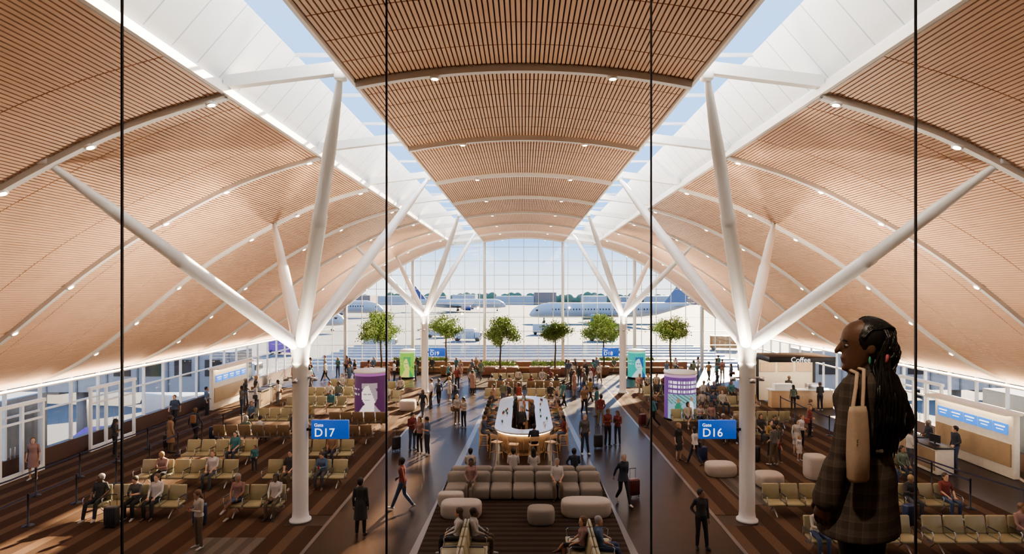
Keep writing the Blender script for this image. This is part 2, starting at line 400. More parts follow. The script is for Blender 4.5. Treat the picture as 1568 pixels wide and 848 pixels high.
def truck(x,y,c,rz):
    mb=MB(); mb.box((0,0,1.7),(2.3,5,2.4),0,bev=.1); mb.box((0,-3.3,1.3),(2.2,1.5,1.7),1,bev=.2); mb.box((0,-3.9,1.6),(1.9,.5,.7),2)
    for sx in(-1,1):
        for yy in(-3.2,1.8): mb.cyl((sx*.8,yy,.45),(sx*1.15,yy,.45),.45,mi=2)
    mb.obj('service_truck',[c,extw,dark],(x,y,-4.5),rz)
purple=mat('truck_purple',(.18,.06,.38),.4); orange=mat('truck_orange',(.4,.15,.03),.4)
for x,y,c,rz in((-27,37,purple,.4),(-31,52,extw,1.2),(-29,18,orange,0),(-40,80,extw,1.5),(26,33,extw,.3),(30,53,purple,1),(-30,120,extw,1.57),(-14,140,extw,1.4),(18,140,extw,1.6),(40,118,orange,1.3),(-45,110,purple,1.2),(5,160,extw,1.5),(-22,150,extw,1.6),(-26,56,purple,.2),(-48,46,purple,1.3),(-44,24,navy,.8)): truck(x,y,c,rz)
# ------------------------------------------------------------------ mezzanine overlook
mb=MB(); mb.box((0,-.2,5.4),(18,7.4,.3),0); mb.obj('floor_mezzanine',[floorm])
mg=glassmat('overlook_glass',(.97,.98,.98),.012)
mb=MB(); mb.add([(-9,3.3,5.9),(9,3.3,5.9),(9,3.3,11.6),(-9,3.3,11.6)],[(0,1,2,3)],0)
xs=[-2.255+1.485*i for i in range(-4,8)]
for x in xs: mb.box((x,3.3,8.75),(.010,.012,5.9),1)
mb.box((0,3.3,5.71),(18,.1,.36),1)
mb.obj('window_overlook',[mg,dark])
# ------------------------------------------------------------------ people
def head_into(mb,M,hair,skin=0,hr=1,female=False):
    X,Y,Z=V((1,0,0)),V((0,1,0)),V((0,0,1)); M3=M.to_3x3()
    hd=[(-.118,-.05,.016,.018),(-.108,-.048,.032,.034),(-.085,-.035,.047,.055),(-.05,-.018,.058,.075),(-.01,-.003,.067,.090),(.03,.0,.072,.096),(.07,.006,.068,.09),(.1,.01,.05,.066),(.115,.012,.022,.03)]
    hd=catm([tuple(h) for h in hd],3)
    mb.loft([(M@V((0,cy,z)),M3@X*rx,M3@Y*ry) for z,cy,rx,ry in hd],skin,20)
    mb.tube([M@V(p) for p in((0,-.090,.02),(0,-.104,-.005),(0,-.113,-.024))],[.007,.009,.013],skin,8)
    mb.ell(M@V((0,-.090,-.052)),(.024,.010,.007),skin,10,6,M3); mb.ell(M@V((0,-.088,-.064)),(.020,.010,.008),skin,10,6,M3)
    mb.ell(M@V((0,-.082,-.095)),(.02,.016,.016),skin,10,6,M3)
    for s in(-1,1):
        mb.ell(M@V((s*.073,.008,-.005)),(.009,.018,.031),skin,8,6,M3)
    if hair!='none': mb.ell(M@V((0,.028,.046)),(.090,.107,.098),hr,18,12,M3)
    if hair=='short': mb.ell(M@V((0,.055,-.005)),(.078,.062,.075),hr,14,8,M3)
    if hair in('long',):
        mb.loft([(M@V((0,.045,.03)),M3@X*.088,M3@Y*.07),(M@V((0,.06,-.06)),M3@X*.092,M3@Y*.055),(M@V((0,.075,-.15)),M3@X*.09,M3@Y*.045),(M@V((0,.085,-.24)),M3@X*.075,M3@Y*.035),(M@V((0,.088,-.28)),M3@X*.04,M3@Y*.02)],hr,16)
    if hair=='bob': mb.ell(M@V((0,.035,-.03)),(.096,.080,.098),hr,16,9,M3)
def eyes_into(mb,M,ew,ei,hr=1):
    M3=M.to_3x3()
    for s in(-1,1):
        mb.ell(M@V((s*.031,-.0785,.003)),(.013,.010,.0062),ew,8,6,M3); mb.ell(M@V((s*.031,-.0865,.003)),(.0055,.004,.0055),ei,8,6,M3)
        mb.tube([M@V((s*.014,-.093,.022)),M@V((s*.032,-.090,.027)),M@V((s*.048,-.078,.022))],[.0035,.0035,.002],hr,6)
def hand_into(mb,w,d,n,side,mi=0,curl=.45,sc=1.):
    d=d.normalized(); n=(n-d*n.dot(d)).normalized(); t=d.cross(n).normalized()
    if t.dot(side)<0: t=-t
    k=sc
    mb.loft([(w-d*.01*k,t*.024*k,n*.020*k),(w+d*.02*k,t*.030*k,n*.018*k),(w+d*.055*k,t*.041*k,n*.016*k),(w+d*.085*k,t*.042*k,n*.013*k),(w+d*.098*k,t*.036*k,n*.009*k)],mi,12)
    for i,(off,ln,r) in enumerate(((.031,.072,.0088),(.0105,.082,.0092),(-.0105,.076,.0088),(-.031,.060,.0078))):
        p=w+d*.086*k+t*off*k; a=0.12; pts=[p]; dd=d
        for j,f in enumerate((.45,.32,.25)):
            a+=curl*(1,.9,.6)[j]*(1+.12*i)
            dd=(d*math.cos(a)+n*math.sin(a)+t*off*1.5).normalized(); pts.append(pts[-1]+dd*ln*f*k)
        mb.tube(pts,[r*k,r*k,r*.92*k,r*.78*k],mi,8)
    p=w+d*.025*k+t*.026*k
    mb.tube([p,p+(d*.7+t*.75+n*.25).normalized()*.035*k,p+(d*.8+t*.6+n*.35).normalized()*.066*k,p+(d*.95+t*.35+n*.5).normalized()*.088*k],[.013*k,.012*k,.0105*k,.0085*k],mi,8)
TM={}
def human(J,hair='short',bottom='pants',female=False,coat=None,voxel=.013,extra=None,handsc=1.,curl=.45,sleeve=1.):
    # labels: 0 skin 1 hair 2 top 3 bottom 4 shoe 5 forearm 6 lowerleg 7 prop 8 eyewhite 9 eyedark
    g={k:(V(v) if not isinstance(v,Matrix) else v) for k,v in J.items()}
    mb=MB(); pel,nk=g['pel'],g['nk']
    latH=(g['hL']-g['hR']).normalized(); latS=(g['sL']-g['sR']).normalized()
    up=(nk-pel).normalized(); Ls=(nk-pel).length
    wf=.90 if female else .98
    T=[(-.14,.13,.095,0),(0,.165,.118,.01),(.12,.168,.118,.008),(.28,.145,.102,0),(.42,.138 if female else .148,.098,-.004),(.6,.158,.112,-.01),(.75,.172,.118 if not female else .128,-.012),(.87,.178,.105,0),(.95,.15,.085,.008),(1.02,.085,.07,.008),(1.07,.055,.055,.0)]
    def ring(t,a,b,fo,gs=1.):
        lat=latH.lerp(latS,min(1,max(0,t))).normalized(); f=lat.cross(up).normalized()
        if f.dot(g['fr'])<0: f=-f
        lat2=up.cross(f).normalized()
        return (pel+up*Ls*t-f*fo,lat2*a*wf*gs,f*b*gs)
    TT=catm(T,3)
    mb.loft([ring(*q) for q in TT if q[0]<.16],3,20)
    mb.loft([ring(*q,1.045) for q in TT if q[0]>=.04],2,20)
    for S in'LR':
        sh,el,wr=g['s'+S],g['e'+S],g['w'+S]
        A=catm([tuple(sh)+(.056*wf,),tuple(sh.lerp(el,.35))+(.050*wf,),tuple(sh.lerp(el,.9))+(.041*wf,),tuple(el.lerp(wr,.12))+(.041*wf,),tuple(el.lerp(wr,.35))+(.039*wf,),tuple(el.lerp(wr,.75))+(.031*wf*sleeve,),tuple(el.lerp(wr,1.))+((.025 if sleeve==1 else .03*sleeve),)],4)
        i=13
        mb.tube([q[:3] for q in A[:i]],[q[3]*1.05 for q in A[:i]],2,14)
        mb.tube([q[:3] for q in A[i-2:]],[q[3] for q in A[i-2:]],5,14)
        mb.tube([nk-up*.06,sh.lerp(nk,.4)-up*.015,sh],[.05,.052,.054*wf],2,12)
        hp,kn,an=g['h'+S],g['k'+S],g['a'+S]
        k2=1.13 if bottom=='pants' else 1.
        Lg=[tuple(hp)+(.098,),tuple(hp.lerp(kn,.35))+(.086,),tuple(hp.lerp(kn,.9))+(.060*k2,),tuple(kn.lerp(an,.1))+(.056*k2,),tuple(kn.lerp(an,.35))+(.057*k2,),tuple(kn.lerp(an,.8))+((.055 if bottom=='pants' else .038),),tuple(kn.lerp(an,.97))+((.052 if bottom=='pants' else .034),)]
        Lg=catm(Lg,4); i=13
        mb.tube([q[:3] for q in Lg[:i]],[q[3]*wf for q in Lg[:i]],3,16)
        mb.tube([q[:3] for q in Lg[i-2:]],[q[3]*wf for q in Lg[i-2:]],6,16)
        td=g['t'+S].normalized(); zz=V((0,0,1))
        la=td.cross(zz).normalized(); u2=la.cross(td).normalized()
        base=an-u2*.082
        fr=[(-.075,.022,.022,.03),(-.06,.034,.045,.045),(-.01,.038,.05,.05),(.06,.042,.036,.036),(.12,.046,.027,.027),(.165,.040,.022,.022),(.19,.02,.014,.016)]
        mb.loft([(base+td*o+u2*c,la*a,u2*b) for o,a,b,c in catm(fr,2)],4,14)
    hm=Matrix.Translation(up*-.012)@g['head']@Matrix.Scale(1.07,4)
    mb.tube([nk-up*.04,nk+up*.03,hm@V((0,.015,-.07))],[.062*wf,.054*wf,.052*wf],0,14)
    head_into(mb,hm,hair)
    if bottom in('skirt','dress') or coat:
        f=g['fr'].normalized(); lat=latH
        if coat: tops,lab,hem=.30,2,coat
        else: tops,lab,hem=.28,3,.42
        ks=[(tops,.145,.105),(0,.178,.13),(-.6*hem/Ls,.195,.14),(-hem/Ls,.215,.155)]
        mb.loft([(pel+V((0,0,1))*t*Ls,lat*a*wf*1.05,f*b*1.05) for t,a,b in catm(ks,4)],lab,20)
    if extra: extra(mb,g)
    me=mb.mesh('h',[]); ob=bpy.data.objects.new('h',me); COL.objects.link(ob)
    md=ob.modifiers.new('r','REMESH'); md.mode='VOXEL'; md.voxel_size=voxel
    sm=ob.modifiers.new('s','SMOOTH'); sm.iterations=2; sm.factor=.5
    dg=bpy.context.evaluated_depsgraph_get(); em=bpy.data.meshes.new_from_object(ob.evaluated_get(dg))
    bvh=BVHTree.FromPolygons([V(p) for p in mb.v],mb.f)
    out=MB(); out.v=[tuple(q.co) for q in em.vertices]
    for p in em.polygons:
        loc,nn,idx,dd=bvh.find_nearest(p.center)
        out.f.append(list(p.vertices)); out.m.append(mb.m[idx] if idx is not None else 2); out.s.append(True)
    bpy.data.objects.remove(ob); bpy.data.meshes.remove(me); bpy.data.meshes.remove(em)
    for S in'LR':
        d=g['d'+S] if ('d'+S) in g else (g['w'+S]-g['e'+S])
        n=g['n'+S] if ('n'+S) in g else (g['pel']-g['w'+S])
        hand_into(out,g['w'+S],d,n,g['fr'],0,curl,handsc)
    eyes_into(out,hm,8,9)
    return out
def HM(c,yaw=0,pitch=0): return Matrix.Translation(V(c))@(RZ(yaw)@RX(pitch)).to_4x4()
def std(**k):
    J=dict(fr=(0,-1,0),pel=(0,0,.95),nk=(0,.015,1.48),head=HM((0,-.015,1.635)),
      sL=(.165,.015,1.425),sR=(-.165,.015,1.425),eL=(.215,.045,1.13),eR=(-.215,.045,1.13),wL=(.23,-.03,.88),wR=(-.23,-.03,.88),
      hL=(.09,0,.92),hR=(-.09,0,.92),kL=(.105,-.015,.5),kR=(-.105,-.015,.5),aL=(.115,.02,.085),aR=(-.115,.02,.085),tL=(.2,-1,0),tR=(-.2,-1,0))
    J.update(k); return J
def sit(**k):
    J=dict(fr=(0,-1,0),pel=(0,.10,.57),nk=(0,.17,1.09),head=HM((0,.13,1.245),0,.05),
      sL=(.165,.165,1.035),sR=(-.165,.165,1.035),eL=(.21,.06,.78),eR=(-.21,.06,.78),wL=(.11,-.17,.66),wR=(-.11,-.17,.66),
      hL=(.09,.06,.555),hR=(-.09,.06,.555),kL=(.13,-.37,.53),kR=(-.13,-.37,.53),aL=(.13,-.36,.085),aR=(-.13,-.36,.085),tL=(.15,-1,0),tR=(-.15,-1,0),nL=(0,0,-1),nR=(0,0,-1))
    J.update(k); return J
def stool(**k):
    J=sit(pel=(0,.02,.86),nk=(0,.0,1.38),head=HM((0,-.04,1.53),0,.15),sL=(.165,0,1.325),sR=(-.165,0,1.325),eL=(.22,-.13,1.08),eR=(-.22,-.13,1.08),
      wL=(.11,-.36,1.13),wR=(-.11,-.36,1.13),hL=(.09,0,.85),hR=(-.09,0,.85),kL=(.12,-.36,.76),kR=(-.12,-.36,.76),aL=(.11,-.22,.38),aR=(-.11,-.22,.38))
    J.update(k); return J
def phone_x(mb,g): mb.box((g['wL']+g['wR'])/2+V((0,-.08,.06)),(.08,.02,.15),7)
def pack_x(mb,g):
    mb.box(g['nk']+V((0,.19,-.25)),(.28,.16,.42),7,bev=.06)
def bag_x(mb,g):
    mb.tube([g['sR']+V((0,0,.06)),g['sR']+V((-.06,.07,-.2)),g['sR']+V((-.09,.05,-.38))],.013,7,8)
    mb.box(g['sR']+V((-.12,.04,-.5)),(.12,.30,.26),7,bev=.03)
T={}
T['stand_m']=human(std(pel=(.03,0,.95),kL=(.11,-.05,.5),aL=(.16,-.06,.085),eL=(.23,.06,1.14),wL=(.17,-.16,1.0),head=HM((.02,-.02,1.632),-.3,.05)),extra=None)
T['stand_m2']=human(std(eR=(-.27,.1,1.16),wR=(-.15,-.02,1.0),head=HM((0,-.015,1.635),.5),kL=(.13,-.04,.5),aL=(.17,-.03,.085)))
T['stand_coat']=human(std(head=HM((0,-.015,1.635),-.2)),coat=.45)
T['stand_f']=human(std(eR=(-.24,.0,1.12),wR=(-.16,-.2,1.1)),'long',female=True,extra=bag_x)
T['stand_dress']=human(std(head=HM((0,-.015,1.635),.4)),'bob','dress',True)
T['phone_m']=human(std(eL=(.21,.0,1.12),eR=(-.21,.0,1.12),wL=(.055,-.24,1.2),wR=(-.055,-.24,1.2),head=HM((0,-.04,1.62),0,.35),nL=(-1,0,.3),nR=(1,0,.3)),extra=phone_x)
T['phone_f']=human(std(eL=(.2,.0,1.12),eR=(-.2,.0,1.12),wL=(.055,-.22,1.2),wR=(-.055,-.22,1.2),head=HM((0,-.04,1.62),0,.3),nL=(-1,0,.3),nR=(1,0,.3)),'long',female=True,extra=phone_x)
wk=dict(kL=(.09,-.17,.51),aL=(.09,-.34,.10),kR=(-.09,.03,.5),aR=(-.09,.33,.16),tR=(0,-1,-.55),tL=(0,-1,.15),eL=(.23,.12,1.15),wL=(.23,.17,.91),eR=(-.23,-.02,1.15),wR=(-.21,-.24,.99),pel=(0,0,.93),nk=(0,-.02,1.46),head=HM((0,-.06,1.615)),sL=(.16,.02,1.405),sR=(-.16,-.05,1.405))
T['walk_m']=human(std(**wk)); T['walk_pack']=human(std(**wk),extra=pack_x)
T['walk_f']=human(std(**wk),'long',female=True,extra=bag_x)
T['walk_suit']=human(std(**{**wk,'eR':(-.23,.12,1.15),'wR':(-.25,.22,.93)}),coat=.12)
T['sit_m']=human(sit()); T['sit_f']=human(sit(),'long',female=True)
T['sit_phone']=human(sit(pel=(0,.10,.57),nk=(0,.06,1.07),head=HM((0,-.02,1.21),0,.45),sL=(.16,.05,1.01),sR=(-.16,.05,1.01),eL=(.2,-.08,.78),eR=(-.2,-.08,.78),wL=(.05,-.28,.80),wR=(-.05,-.28,.80),nL=(-1,0,.3),nR=(1,0,.3)),extra=phone_x)
T['sit_cross']=human(sit(kL=(.04,-.38,.63),aL=(-.16,-.52,.40),tL=(-.2,-1,-.2),head=HM((0,.13,1.245),.5)),'bob',female=True,bottom='bare')
T['sit_lean']=human(sit(eL=(.30,.12,.82),wL=(.26,-.1,.72),kL=(.2,-.38,.53),aL=(.22,-.46,.085),aR=(-.13,-.5,.085),head=HM((0,.13,1.245),-.6)))
T['stool_m']=human(stool()); T['stool_f']=human(stool(head=HM((0,-.04,1.53),.5,.1)),'long',female=True)
PM={k:v.mesh('person_'+k,[None]*10) for k,v in T.items()}
skins=[mat('skin_%d'%i,c,.55,noise=.05) for i,c in enumerate([(.50,.30,.21),(.42,.24,.16),(.26,.14,.085),(.12,.065,.042),(.52,.33,.24)])]
hairs=[mat('hair_%d'%i,c,.6) for i,c in enumerate([(.015,.012,.01),(.05,.028,.015),(.12,.065,.03),(.30,.19,.09),(.25,.24,.23)])]
tops=[mat('cloth_%d'%i,c,.85,noise=.1,nscale=20) for i,c in enumerate([(.40,.38,.35),(.03,.035,.05),(.06,.08,.13),(.17,.04,.035),(.24,.15,.09),(.08,.13,.21),(.44,.40,.34),(.04,.04,.04),(.11,.14,.11),(.28,.17,.15),(.10,.095,.09),(.52,.50,.48),(.05,.16,.18),(.28,.19,.07)])]
bots=[mat('trouser_%d'%i,c,.85) for i,c in enumerate([(.03,.035,.06),(.02,.02,.022),(.05,.075,.14),(.12,.09,.06),(.07,.07,.08),(.22,.19,.15)])]
shoes=[mat('shoe_%d'%i,c,.5) for i,c in enumerate([(.02,.018,.015),(.4,.38,.36),(.1,.05,.03)])]
ew=mat('eye_white',(.6,.58,.55),.3,noise=0); ei=mat('eye_dark',(.02,.012,.01),.2,noise=0)
props=[mat('bag_%d'%i,c,.6) for i,c in enumerate([(.03,.03,.035),(.2,.1,.05),(.25,.06,.05)])]
def person(kind,x,y,rz=0,z=0,sc=None,top=None,bot=None,skin=None,hair=None,fore=None,name=None):
    fem=kind in('stand_f','stand_dress','phone_f','walk_f','sit_f','sit_cross','stool_f')
    pre='seated_' if kind.startswith('sit') or kind.startswith('stool') else ('walking_' if kind.startswith('walk') else 'standing_')
    n=name or pre+('woman' if fem else 'man')
    sc=sc or R.uniform(.95,1.03)*(.95 if fem else 1)
    if pre=='seated_' and not name: sc=.98
    o=place(n,PM[kind],(x,y,z+.008),rz,sc)
    sk=skins[R.randrange(5) if skin is None else skin]; tp=tops[R.randrange(14) if top is None else top]; bt=bots[R.randrange(6) if bot is None else bot]
    ms=[sk,hairs[R.choice((0,0,1,1,2,3,4)) if hair is None else hair],tp,bt,R.choice(shoes),(tp if (R.random()<.6 if fore is None else fore) else sk),(sk if kind in('stand_dress','sit_cross') else bt),R.choice(props),ew,ei]
    if kind=='stand_dress': ms[3]=tp
    for i,m in enumerate(ms):
        o.material_slots[i].link='OBJECT'; o.material_slots[i].material=m
    return o
person('stand_coat',-4.94,17.8,pi,top=7,bot=1,skin=3,hair=0,fore=True)
person('walk_m',-4.1,19.9,-pi/2-.2,top=3,bot=2,skin=3,hair=0,fore=True)
person('walk_suit',3.45,20.4,.3,top=1,bot=1,fore=True)
person('stand_m2',5.1,16.9,.1,top=7,bot=1,skin=2,hair=0,fore=True)
for a in [('phone_m',-5.2,27.4,.7,3,2),('stand_f',-4.75,26.8,-.5,9,1),('phone_m',-4.35,26.5,-.9,5,0),('walk_pack',-5.5,38,pi,2,1),('stand_f',-3.7,32.6,.4,0,3),('phone_f',-3.25,31.8,-.6,6,1),
 ('walk_m',3.6,35,.1,4,1),('stand_m',2.75,26.6,.3,10,0),('phone_m',4.0,28,.4,3,1),('phone_f',4.5,28.2,-.5,3,0),('walk_f',7.25,24.9,-2.6,11,0),('stand_dress',6.75,25.6,.5,7,1),('walk_pack',7.0,31.7,-1.8,12,1),
 ('stand_f',11.0,26.2,.4,13,1),('stand_m',10.6,24.9,-2.8,10,3),('stand_f',13.0,27.5,.6,11,1),('stand_dress',12.3,26.5,.2,0,0),('phone_m',15.1,31,1.2,1,1),('stand_f',14.5,29.8,.8,3,1),
 ('stand_coat',-16.1,26.8,2.6,4,3),('walk_pack',-16.0,28.6,pi,1,1),('phone_f',-18.3,26.3,2.4,7,1),('stand_m',-18.9,35,2,5,1),('phone_f',-9.35,16.9,-.6,6,3),('stand_dress',-19.2,23,.3,9,1),
 ('phone_m',-16.8,35,1.8,10,0),('stand_f',-16.6,36.4,2.1,0,1),('walk_m',-19,32,.2,2,1),('stand_m2',17,29.5,-1,0,0),('stand_f',18.8,20.6,.2,3,1),('phone_m',19.2,18.8,-.7,10,1),('walk_pack',-5.0,44,.2,3,1)]:
    person(a[0],a[1],a[2],a[3],top=a[4],bot=a[5])
for x,y in((10.95,25.3),(12.0,25.6),(-11.0,24.0)):
    person('stand_dress' if x>11 else 'stand_m',x,y,.3,sc=.62,name='standing_child')
kinds=['stand_m','stand_m2','stand_f','walk_m','walk_f','phone_m','phone_f','stand_coat','stand_dress','walk_pack','walk_suit']
def crowd(n,x0,x1,y0,y1,md=.7):
    pts=[]
    for i in range(n*20):
        if len(pts)>=n: break
        x,y=R.uniform(x0,x1),R.uniform(y0,y1)
        if all((x-a)**2+(y-b)**2>md*md for a,b in pts): pts.append((x,y)); person(R.choice(kinds),x,y,R.uniform(0,6.28))
crowd(9,-6,-3.2,40,50); crowd(14,3.4,6.2,40,50); crowd(4,-6,-3.5,33,40,1.5); crowd(3,3.2,6,32,40,1.5); crowd(9,-18.5,-15.8,44,52); crowd(10,9,18,46,52.5); crowd(8,-16,-8,45,52)
crowd(4,-2.5,2.5,36.4,37.4)
# ------------------------------------------------------------------ seats
def beam(n,lm):
    key='beam%d%s'%(n,lm.name)
    if key in TM: return TM[key]
    mb=MB(); w=.62; 
    for i in range(n):
        x=(i-(n-1)/2)*w
        mb.box((x,-.02,.41),(.56,.52,.09),0,bev=.035,rot=RX(.04)); mb.box((x,.27,.70),(.56,.085,.50),0,bev=.035,rot=RX(-.16))
        mb.box((x,.30,.42),(.06,.04,.3),1,rot=RX(-.16))
    for i in range(n+1):
        x=(i-n/2)*w; mb.tube([(x,.24,.42),(x,.24,.62),(x,.2,.65),(x,-.2,.65),(x,-.24,.62),(x,-.22,.42)],.014,1,8); mb.box((x,0,.662),(.05,.38,.025),2,bev=.01)
    mb.box((0,.04,.31),(n*w,.08,.07),1)
    for x in([-(n/2-.5)*w,(n/2-.5)*w] if n>1 else [0]):
        mb.tube([(x,.04,.3),(x,-.26,.03)],.022,1,8); mb.tube([(x,.04,.3),(x,.32,.03)],.022,1,8)
    TM[key]=mb.mesh('beam_seating',[lm,steel,dark]); return TM[key]
sk=['sit_m','sit_f','sit_phone','sit_cross','sit_lean']
def row(xa,y,n,rz=0,lm=olive,occ=(),p=0.):
    w=.62; xc=xa+n*w/2
    place('beam_seating',beam(n,lm),(xc,y,.008),rz)
    for i in range(n):
        kind=None
        for o in occ:
            if o[0]==i: kind=o
        if kind is None and R.random()<p: kind=(i,R.choice(sk),None)
        if kind:
            lx=(i-(n-1)/2)*w; ox=xc+lx*math.cos(rz); oy=y+lx*math.sin(rz)
            person(kind[1],ox,oy,rz,top=kind[2] if len(kind)>2 else None)
row(-14.3,19.3,5,0,olive,[(0,'sit_lean',7),(2,'sit_phone',10),(3,'sit_m',11)]); row(-9.75,19.3,3,0,olive,[(0,'sit_cross',9),(2,'sit_f',11)])
row(-14.6,22.2,6,0,olive,[(1,'sit_phone',9),(4,'sit_f',11)]); row(-9.8,22.2,5,0,olive,[(1,'sit_m',7),(3,'sit_phone',5)])
row(-14.6,25.2,5,0,olive,[(3,'sit_f',12)]); row(-9.8,25.2,4,0,olive,[(2,'sit_m',4)])
row(-15.0,28.6,6,pi,brownleather,p=.15); row(-10.4,28.6,5,pi,brownleather,p=.1)
row(-15.2,32,6,0,olive,p=.2); row(-14.5,35.6,6,0,olive,p=.3); row(-14.5,39,6,0,olive,p=.35); row(-10.4,37.8,4,0,olive,p=.3); row(-14.2,42.8,6,0,olive,p=.4); row(-10.3,41.5,3,0,olive,p=.4)
row(-10.4,31.6,5,pi,brownleather,p=.2)
row(8.0,16.6,5,0,olive,[(0,'sit_phone',6),(2,'sit_f',11)]); row(11.4,16.6,6,0,olive,[(4,'sit_m',9)])
row(7.95,19.4,4,0,olive,[(3,'sit_f',6)]); row(10.6,19.4,6,0,olive,[(3,'sit_phone',7),(5,'sit_f',3)])
row(9.5,28.8,5,0,olive,p=.3); row(8.0,31.8,4,0,olive,p=.3); row(11.2,31.8,5,pi,olive,p=.2); row(10.6,35.8,6,0,olive,p=.4); row(8.0,39.4,5,0,olive,p=.4); row(11.8,39.4,4,0,brownleather,p=.5); row(8.2,43,6,0,brownleather,p=.5)
row(12.6,22.8,4,0,olive,p=.3)
def rowY(x,ya,n,rz,occ):
    w=.62; yc=ya+n*w/2; place('beam_seating',beam(n,olive),(x,yc,.008),rz)
    for i,k,tp in occ:
        ly=(i-(n-1)/2)*w; person(k,x,yc+ly*(1 if rz>0 else -1)*1,rz,top=tp)
rowY(-1.95,13.6,5,-pi/2,[(0,'sit_f',11)]); rowY(-1.25,13.6,5,pi/2,[(4,'sit_m',0)])
rowY(1.45,13.6,5,-pi/2,[(1,'sit_cross',9)]); rowY(2.15,13.6,5,pi/2,[(3,'sit_lean',5)])
row(-2.6,38.6,4,0,olive,p=.5); row(.2,38.6,4,0,olive,p=.5); row(-2.6,42.5,4,pi,brownleather,p=.5); row(.2,42.5,4,pi,brownleather,p=.5); row(-2.6,45.8,8,0,olive,p=.5)
def sofa(n,w,lm):
    mb=MB()
    for i in range(n):
        x=(i-(n-1)/2)*w
        mb.box((x,-.12,.23),(w-.02,.80,.42),0,bev=.11,seg=3); mb.box((x,.36,.42),(w-.02,.34,.72),0,bev=.14,seg=3)
    mb.box((0,.05,.03),(n*w-.2,.8,.06),1)
    return mb.mesh('modular_sofa',[lm,dark])
sf=sofa(7,.80,taupe); place('modular_sofa',sf,(0,21.2,.008),0)
place('modular_sofa',sofa(7,.78,taupe),(0,22.6,.008),pi)
person('sit_f',-1.9,21.05,0,top=9,bot=5); person('sit_m',1.2,21.05,0,top=11,bot=3)
person('sit_m',-2.05,22.75,pi,top=6); person('sit_m',-.4,22.75,pi,top=11); person('sit_f',.38,22.75,pi,top=11); person('sit_lean',1.95,22.75,pi,top=1)
def ottoman(x,y,wx,wy,h,lm):
    mb=MB()
    r=[(.90,.0),(.93,.03),(.99,.10),(1,.2),(1,h-.14),(.97,h-.05),(.90,h-.01),(.6,h),(.1,h)]
    mb.loft([(V((0,0,z)),V((wx/2*k,0,0)),V((0,wy/2*k,0))) for k,z in r],0,32,e=3.2)
    mb.obj('ottoman',[lm],(x,y,.02))
ottoman(-2.05,19.3,1.35,.75,.48,cream); ottoman(2.05,19.4,1.65,.8,.5,cream); ottoman(.55,18.8,.88,.72,.46,taupe); ottoman(-2.5,20.2,.9,.45,.46,cream)
ottoman(7.9,23.6,1.2,.9,.48,cream); ottoman(9.3,22.3,1.0,.9,.48,cream); ottoman(11.5,23.2,.8,.8,.9,cream); ottoman(-7.2,36.5,1.,1.,.6,cream)
# ------------------------------------------------------------------ bar
def stadium(w,l,n=14,o=0.):
    r=w/2+o; h=l/2-w/2; P=[]
    for i in range(n+1): a=pi*i/n; P.append((r*math.cos(a),h+r*math.sin(a)))
    for i in range(n+1): a=pi+pi*i/n; P.append((r*math.cos(a),-h+r*math.sin(a)))
    return P
def wallloop(mb,prof_,w,l,mi):
    rings=[stadium(w,l,14,o) for o,z in prof_]; n=len(rings[0]); vs=[];fs=[]
    for (o,z),P in zip(prof_,rings): vs+=[(x,y,z) for x,y in P]
    for j in range(len(prof_)-1):
        for i in range(n): fs.append((j*n+i,j*n+(i+1)%n,(j+1)*n+(i+1)%n,(j+1)*n+i))
    mb.add(vs,fs,mi,False)
mb=MB(); bw,bl=2.4,9.0
wallloop(mb,[(-.25,.0),(-.25,.12),(-.12,.3),(.0,.7),(.04,1.0)],bw,bl,1)
wallloop(mb,[(-.55,1.0),(-.55,0)],bw,bl,1)
wallloop(mb,[(-.62,1.02),(-.62,1.10),(.16,1.10),(.16,1.03),(-.62,1.02)],bw,bl,0)
wallloop(mb,[(.05,.98),(.1,.98),(.1,1.02),(.05,1.02)],bw,bl,2)
P=stadium(bw,bl,14,.0)
for i in range(len(P)):
    a=V(P[i]);b=V(P[(i+1)%len(P)]);k=max(1,int((b-a).length/.14))
    for j in range(k):
        q=a.lerp(b,j/k); mb.tube([(q.x*.9,q.y*.975,.12),(q.x*.985,q.y*.995,.6),(q.x*1.01,q.y*1.0,.98)],.022,1,6,False)
mb.box((0,.9,.5),(.42,4.6,.98),1,bev=.02); mb.box((0,.9,1.01),(.5,4.8,.05),0,bev=.01); mb.box((0,.9,1.30),(.2,4.4,.03),0)
for y in(-1.2,.9,3.0): mb.cyl((0,y,1),(0,y,1.3),.015,mi=4)
bc=[5,6,7,8]
for i in range(36):
    for z in(1.03,1.31): 
        y=-1.2+i*.12; mb.revolve((R.uniform(-.07,.07),y,z+.005),[(.035,0),(.037,.01),(.037,.15),(.014,.20),(.013,.25)],R.choice(bc),8)
for i in range(14):
    s=R.choice((-1,1)); mb.revolve((s*R.uniform(.8,1.2),R.uniform(-3.3,3.3),1.1),[(.03,0),(.035,.01),(.04,.12)],R.choice(bc),8)
mb.obj('oval_bar_counter',[mat('bar_top_white',(.74,.73,.70),.2,noise=.02),oak,ledstrip,dark,steel,mat('bottle_green',(.03,.15,.06),.1),mat('bottle_amber',(.35,.13,.03),.1),mat('bottle_clear',(.6,.65,.68),.1),mat('bottle_red',(.4,.03,.03),.1)],(0,30.6,0))
mb=MB()
mb.box((0,0,.74),(.42,.38,.05),0,bev=.02); mb.box((0,.2,1.02),(.40,.03,.2),0,bev=.012,rot=RX(-.1))
for sx in(-1,1):
    mb.tube([(sx*.22,-.19,.01),(sx*.17,-.14,.73)],.017,0,8); mb.tube([(sx*.22,.22,.01),(sx*.18,.17,.75),(sx*.17,.21,1.1)],.017,0,8)
    mb.tube([(sx*.20,-.17,.28),(sx*.205,.19,.28)],.012,0,8)
mb.tube([(-.2,-.17,.28),(.2,-.17,.28)],.013,0,8)
ST=mb.mesh('bar_stool',[oak])
